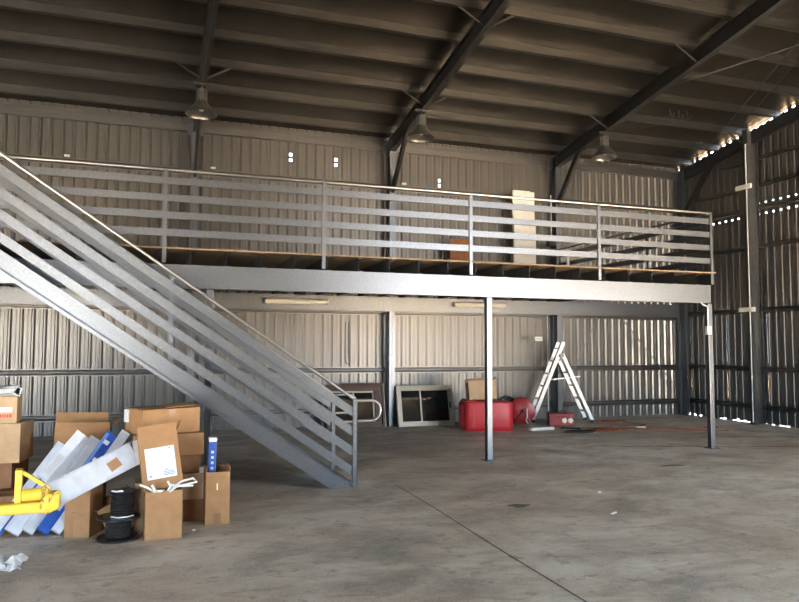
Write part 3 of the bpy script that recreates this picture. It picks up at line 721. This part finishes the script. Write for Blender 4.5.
# ------------------------------------------------------------------ things against the back wall
def window_unit(label, w, h, loc, rx, rz, fr, inner, frw=.07, name='loose_window', muntin=False, handle=True):
    t = thing(name, label, 'loose window', loc, (rx, 0, rz))
    b = MB(); b.box(0, w, -.04, .04, 0, frw).box(0, w, -.04, .04, h-frw, h).box(0, frw, -.04, .04, frw, h-frw).box(w-frw, w, -.04, .04, frw, h-frw); b.build('outer_frame', fr, t, bev=.004)
    m_ = w*.5 if muntin else w*.415
    for (a, c2, yy) in ((frw, m_+.02, -.012), (m_-.02, w-frw, .012)):
        b = MB(); q = .035; b.box(a, c2, yy-.012, yy+.012, frw, frw+q).box(a, c2, yy-.012, yy+.012, h-frw-q, h-frw).box(a, a+q, yy-.012, yy+.012, frw+q, h-frw-q).box(c2-q, c2, yy-.012, yy+.012, frw+q, h-frw-q)
        s2 = b.build('sash', inner, t); b = MB(); b.box(a+q, c2-q, yy-.003, yy+.003, frw+q, h-frw-q); b.build('pane', glass, s2)
    if handle: b = MB(); b.box(w-frw-.03, w-frw+.0, -.055, -.03, h*.42, h*.58); b.build('handle', black, t)
    return t
window_unit('aluminium sliding window with two dark panes leaning on the back wall', 1.28, .86, (4.88, 14.04, 0), R(-13), R(0), alum_b, alum_b)
t = window_unit('timber framed window leaning behind the foot of the stairs', 1.16, .90, (3.36, 14.03, 0), R(-13), 0, timber, alum_b, .13, muntin=True, handle=False)
t = thing('wooden_frame', 'thin dark timber frame leaning behind the timber window', 'wooden frame', (3.75, 14.17, 0), (R(-12), 0, 0))
b = MB(); b.box(0, .90, -.02, .02, .86, .92).box(.85, .90, -.02, .02, 0, .86).box(0, .05, -.02, .02, 0, .86).box(.05, .85, -.02, .02, 0, .05); b.build('frame', timber, t)
b = MB(); b.box(.895, .905, -.022, .02, 0, .92); b.build('edge_strip', alum_b, t)
# red tank: rounded, ribbed
t = thing('red_tank', 'large red plastic tank behind the middle post', 'tank', (6.46, 13.15, 0), (0, 0, R(-14)))
def rrect(w, d, r, n=5, rib=0):
    pts = []
    for cx, cy, a0 in ((w/2-r, d/2-r, 0), (-w/2+r, d/2-r, 90), (-w/2+r, -d/2+r, 180), (w/2-r, -d/2+r, 270)):
        for k in range(n+1): a = R(a0+90*k/n); pts.append((cx+r*cos(a), cy+r*sin(a)))
    return pts
def stack(layers, w, d, r, mb):
    rings = []; n = None
    for (z, ins) in layers:
        p = rrect(w-2*ins, d-2*ins, max(.01, r-ins)); n = len(p); rings += [(x_, y_, z) for x_, y_ in p]
    fs = []
    for i in range(len(layers)-1):
        for k in range(n): fs.append((i*n+k, i*n+(k+1) % n, (i+1)*n+(k+1) % n, (i+1)*n+k))
    fs += [tuple(range(n))[::-1], tuple(range((len(layers)-1)*n, len(layers)*n))]
    return mb.add(rings, fs)
b = MB(); stack([(0, .04), (.03, .01), (.08, 0), (.52, .0), (.56, .012), (.575, .05), (.58, .12)], 1.02, .72, .16, b); b.build('tank_body', red, t, smooth=True)
b = MB()
for k in range(4): b.box(-.528, -.50, -.22+.12*k, -.16+.12*k, .06, .50)
for k in range(3): b.box(-.36+.11*k, -.30+.11*k, -.368, -.35, .06, .48) if k < 1 else None
b.build('rib', red, t, bev=.012)
b = MB(); b.lathe([(0, .575), (.09, .575), (.09, .61), (0, .61)], n=24); b.build('cap', black, t, loc=(.36, .12, 0), smooth=True)
b = MB(); b.box(-.45, -.25, -.3, .3, .575, .60); b.build('end_rim', red, t, bev=.01)
carton('old cardboard box sitting on the red tank', .56, .34, .36, (6.35, 13.12, .60), R(-14), tilt=R(-3), lean=R(-8), mat=card2, open_=[('f', R(-8), .03), ('b', R(30), .1), ('r', R(20), .08)], tp=False)
t = thing('black_hose_fitting', 'small black fitting on the tank right of the old box', 'fitting', (6.92, 13.12, .582)); b = MB(); b.tube([(-.08, 0, .03), (-.03, 0, .07), (.04, 0, .06), (.12, .03, .03)], .03, 10); b.build('fitting_body', black, t, smooth=True)
# reel
t = thing('hose_reel', 'round red reel with black hose between the tank and the ladder', 'reel', (7.55, 13.62, .31), (0, 0, R(-25)))
for yy in (-.12, .12):
    b = MB(); b.lathe([(.04, -.01), (.26, -.01), (.275, 0), (.26, .01), (.04, .01), (.04, -.01)], n=32, M=Matrix.Rotation(R(90), 4, 'X')); b.build('reel_disc', red_d, t, loc=(0, yy, 0), smooth=True)
b = MB()
for k in range(5): a = [2*pi*q/24 for q in range(24)]; b.tube([(.19*cos(v), -.09+.045*k, .19*sin(v)) for v in a], .024, 8, closed=True)
b.build('wound_hose', black_m, t, smooth=True)
b = MB(); b.tube([(-.2, -.13, -.28), (0, -.13, .0), (.2, -.13, -.28), (.2, .13, -.28), (0, .13, 0), (-.2, .13, -.28), (-.2, -.13, -.28)], .014, 8); b.build('stand', black, t)
b = MB(); b.tube([(.09, -.15, .05), (.1, -.16, -.1), (.07, -.16, -.2), (.12, -.16, -.27)], .01, 8); b.build('hose_tail', ceram, t)
t = thing('tyre', 'black tyre standing behind the red reel', 'tyre', (7.38, 14.0, .30), (0, 0, R(-15)))
b = MB(); b.lathe([(.16, -.08), (.25, -.085), (.29, -.06), (.30, 0), (.29, .06), (.25, .085), (.16, .08), (.16, -.08)], n=36, M=Matrix.Rotation(R(90), 4, 'X')); b.build('tyre_body', black_m, t, smooth=True)
# ladder
t = thing('step_ladder', 'aluminium extension step ladder standing open by the back wall', 'ladder', (8.78, 13.82, 0), (0, 0, R(-16)))
# local: left flight foot x=-.78, apex x=-.13 z=1.45, extension to z=1.72 ; right flight foot x=.55
def flight(name, x0, z0, x1, z1, ya, yb, nr, rails=('left', 'right')):
    d = Vector((x1-x0, 0, z1-z0)); f = MB()
    for yy in (ya, yb): f.bar((x0, yy, z0), (x1, yy, z1), .028, .072, (-1, 0, 0))
    fl_ = f.build('flight_rails', alum, t)
    for k in range(nr):
        u = (k+.7)/(nr+.2); r2 = MB(); p = Vector((x0, 0, z0))+d*u
        r2.bar((p.x, ya, p.z), (p.x, yb, p.z), .05, .03); r2.build('rung', alum, fl_)
    for yy in (ya, yb): MB().box(x0-.045, x0+.045, yy-.02, yy+.02, z0-.035, z0+.03).build('rubber_foot', black_m, fl_)
flight('a', -.78, .035, -.06, 1.78, -.05, .38, 6)
flight('b', .56, .035, -.10, 1.52, -.09, .42, 5)
for yy in (-.085, .415): b = MB(); b.lathe([(0, -.03), (.05, -.03), (.05, .03), (0, .03)], c=(-.12, yy, 1.48), n=16, M=Matrix.Rotation(R(90), 4, 'X')); b.build('hinge', black, t)
b = MB(); b.bar((-.36, -.08, .95), (.30, -.08, 1.02), .012, .02); b.build('spreader', alum, t)
# toolbox
t = thing('red_toolbox', 'red toolbox with two round white lamps on the floor under the ladder', 'toolbox', (8.32, 13.35, 0), (0, 0, R(-18)))
b = MB(); b.box(-.26, .26, -.13, .13, 0, .20); b.build('box_body', red_d, t, bev=.01)
b = MB(); b.box(-.265, .265, -.135, .135, .20, .255); b.build('lid', red_d, t, bev=.01)
b = MB(); b.tube([(-.12, 0, .255), (-.12, 0, .30), (.12, 0, .30), (.12, 0, .255)], .01, 8); b.build('handle', black, t)
for x in (.06, .19):
    b = MB()
    for k in range(5): a = 2*pi*k/5; b.lathe([(0, -.02), (.024, -.02), (.026, .0), (0, .004)], c=(.032*cos(a), 0, .032*sin(a)), n=12, M=Matrix.Rotation(R(-90), 4, 'X'))
    b.lathe([(0, -.022), (.022, -.022), (.022, .0), (0, .004)], n=12, M=Matrix.Rotation(R(-90), 4, 'X')); b.build('round_lamp', ceram, t, loc=(x, -.14, .11), smooth=True)
def plank(label, p, q, w, h, m, nm='plank'):
    b = MB(); b.bar(p, q, w, h); return tag(b.build(nm, m, bev=.003), label, 'plank')
plank('short white plank on the floor in front of the ladder', (7.18, 12.62, .03), (7.75, 12.70, .03), .09, .05, white_e)
plank('thin white strip lying on the floor among orange cords', (9.05, 12.50, .015), (9.75, 12.36, .015), .05, .028, white_e, 'white_strip')

def squiggle(cx, cy, rx, ry, n, seed, z=.012, turns=4):
    r2 = random.Random(seed); pts = []
    ph = [r2.uniform(0, 6) for _ in range(4)]
    for k in range(n):
        a = 2*pi*turns*k/n; rr_ = 1+.35*sin(a*.37+ph[0])+.2*sin(a*1.7+ph[1])
        pts.append((cx+rx*rr_*cos(a)*.8, cy+ry*rr_*sin(a+.3*sin(a*.23+ph[2]))*.8, z+.006*(1+sin(a*.9+ph[3]))))
    return pts
def cord(label, m, parts, r=.009):
    b = MB()
    for pts in parts: b.tube(pts, r, 6)
    return tag(b.build('extension_cord', m, smooth=True), label, 'cord')
cord('tangled orange extension cord on the floor right of the ladder', orange, [squiggle(9.75, 13.55, .38, .16, 90, 2), [(9.9, 13.5, .01), (10.0, 13.1, .01), (10.1, 12.8, .01), (9.8, 12.6, .01)]], .012)
cord('heap of orange and brown cord on the open floor nearer the camera', orange, [squiggle(8.62, 12.15, .28, .18, 130, 5, turns=6), [(8.7, 12.2, .01), (9.3, 12.05, .01), (9.9, 11.9, .01), (10.4, 11.5, .01), (10.9, 11.3, .01)]], .012)
cord('rusty brown cord trailing right across the floor', rust, [[(8.2, 12.7, .01), (8.9, 12.5, .01), (9.5, 12.2, .01), (10.3, 11.9, .01), (11.2, 11.9, .01)], squiggle(9.0, 12.3, .5, .2, 60, 9)], .012)
cord('coil of black hose on the floor left of the orange cord heap', black_m, [squiggle(7.95, 12.05, .28, .12, 100, 7, .016, 5), [(8.0, 12.1, .015), (8.25, 12.5, .015), (8.0, 12.8, .015)]], .018)

# ------------------------------------------------------------------ floor marks
def strip(name, pts, w, m, seed=0, jit=.0):
    r2 = random.Random(seed); b = MB(); P = [Vector(p) for p in pts]; Q = []
    for a, c2 in zip(P[:-1], P[1:]):
        n = max(1, int((c2-a).length/.12))
        for k in range(n): Q.append(a+(c2-a)*k/n)
    Q.append(P[-1])
    vs = []
    for i, p in enumerate(Q):
        d = (Q[min(i+1, len(Q)-1)]-Q[max(i-1, 0)]).normalized(); nrm = Vector((-d.y, d.x, 0)); o = nrm*r2.uniform(-jit, jit)
        ww = w*r2.uniform(.5, 1.3) if jit else w
        vs += [p+o-nrm*ww/2+Vector((0,0,.002)), p+o+nrm*ww/2+Vector((0,0,.002))]
    b.add(vs, [(2*i, 2*i+1, 2*i+3, 2*i+2) for i in range(len(Q)-1)])
    o = b.build(name, m); o['kind'] = 'structure'; return o
strip('floor_joint', [(2.82, 8.2, 0), (2.80, 6.9, 0), (2.74, 5.3, 0), (2.72, 4.1, 0), (2.68, 1, 0)], .012, groove)
strip('floor_crack', [(7.2, 10.3, 0), (8.3, 9.9, 0), (9.3, 9.5, 0), (10.6, 9.2, 0), (12, 8.6, 0)], .05, crackm, 3, .03)
strip('floor_crack', [(9.4, 10.8, 0), (10.1, 10.7, 0), (11.4, 10.2, 0)], .05, crackm, 4, .03)
def blot(cx, cy, rx, ry, m, seed):
    r2 = random.Random(seed); n = 30; b = MB(); ph = [r2.uniform(0, 6) for _ in range(3)]
    vs = [(cx, cy, .0015)]+[(cx+rx*cos(a)*(1+.3*sin(3*a+ph[0])+.2*sin(7*a+ph[1])), cy+ry*sin(a)*(1+.3*sin(2*a+ph[2])+.15*sin(9*a)), .0015) for a in [2*pi*k/n for k in range(n)]]
    b.add(vs, [(0, k+1, (k+1) % n+1) for k in range(n)]); o = b.build('floor_stain', m); o['kind'] = 'structure'
blot(3.68, 6.72, .12, .07, oil, 1); blot(7.0, 8.3, .2, .07, oil, 6)
t = thing('paper_scrap', 'tiny white scrap on the open concrete floor right of the joint', 'scrap', (4.9, 7.05, 0)); MB().box(-.02, .02, -.015, .015, 0.0, .008).build('scrap', paper, t)
t = thing('paper_scrap', 'white torn scrap beside a dark smear in the middle of the floor', 'scrap', (4.42, 6.12, 0), (0, 0, R(30))); MB().box(-.05, .05, -.012, .012, 0, .008).build('scrap', paper, t)
t = thing('paper_scrap', 'tiny pale scrap on the floor right of the cord box', 'scrap', (.40, 6.78, 0)); MB().box(-.015, .015, -.01, .01, 0, .008).build('scrap', paper, t)

# ------------------------------------------------------------------ repeats share a group
GROUPS = {'cardboard_box': 'cardboard boxes', 'long_carton': 'long white and blue cartons leaning in a row', 'roof_purlin': 'roof purlins',
          'wall_girt': 'wall girts', 'portal_frame': 'portal frames', 'high_bay_light': 'high bay lamps', 'fluorescent_batten': 'strip lights under the mezzanine',
          'guard_rail': 'mezzanine guard rails', 'brace_rod': 'roof brace rods', 'brace_strap': 'wall brace straps', 'extension_cord': 'cords on the floor',
          'girt_bracket': 'pale clips on the upper girt', 'paper_scrap': 'white scraps on the floor', 'emergency_light': 'white fittings on the wall column',
          'loose_window': 'old windows leaning on the back wall', 'white_post': 'slim white posts on the deck'}
for o in COL.objects:
    k = o.name.split('.')[0]
    if o.parent is None and k in GROUPS and 'label' in o: o['group'] = GROUPS[k]
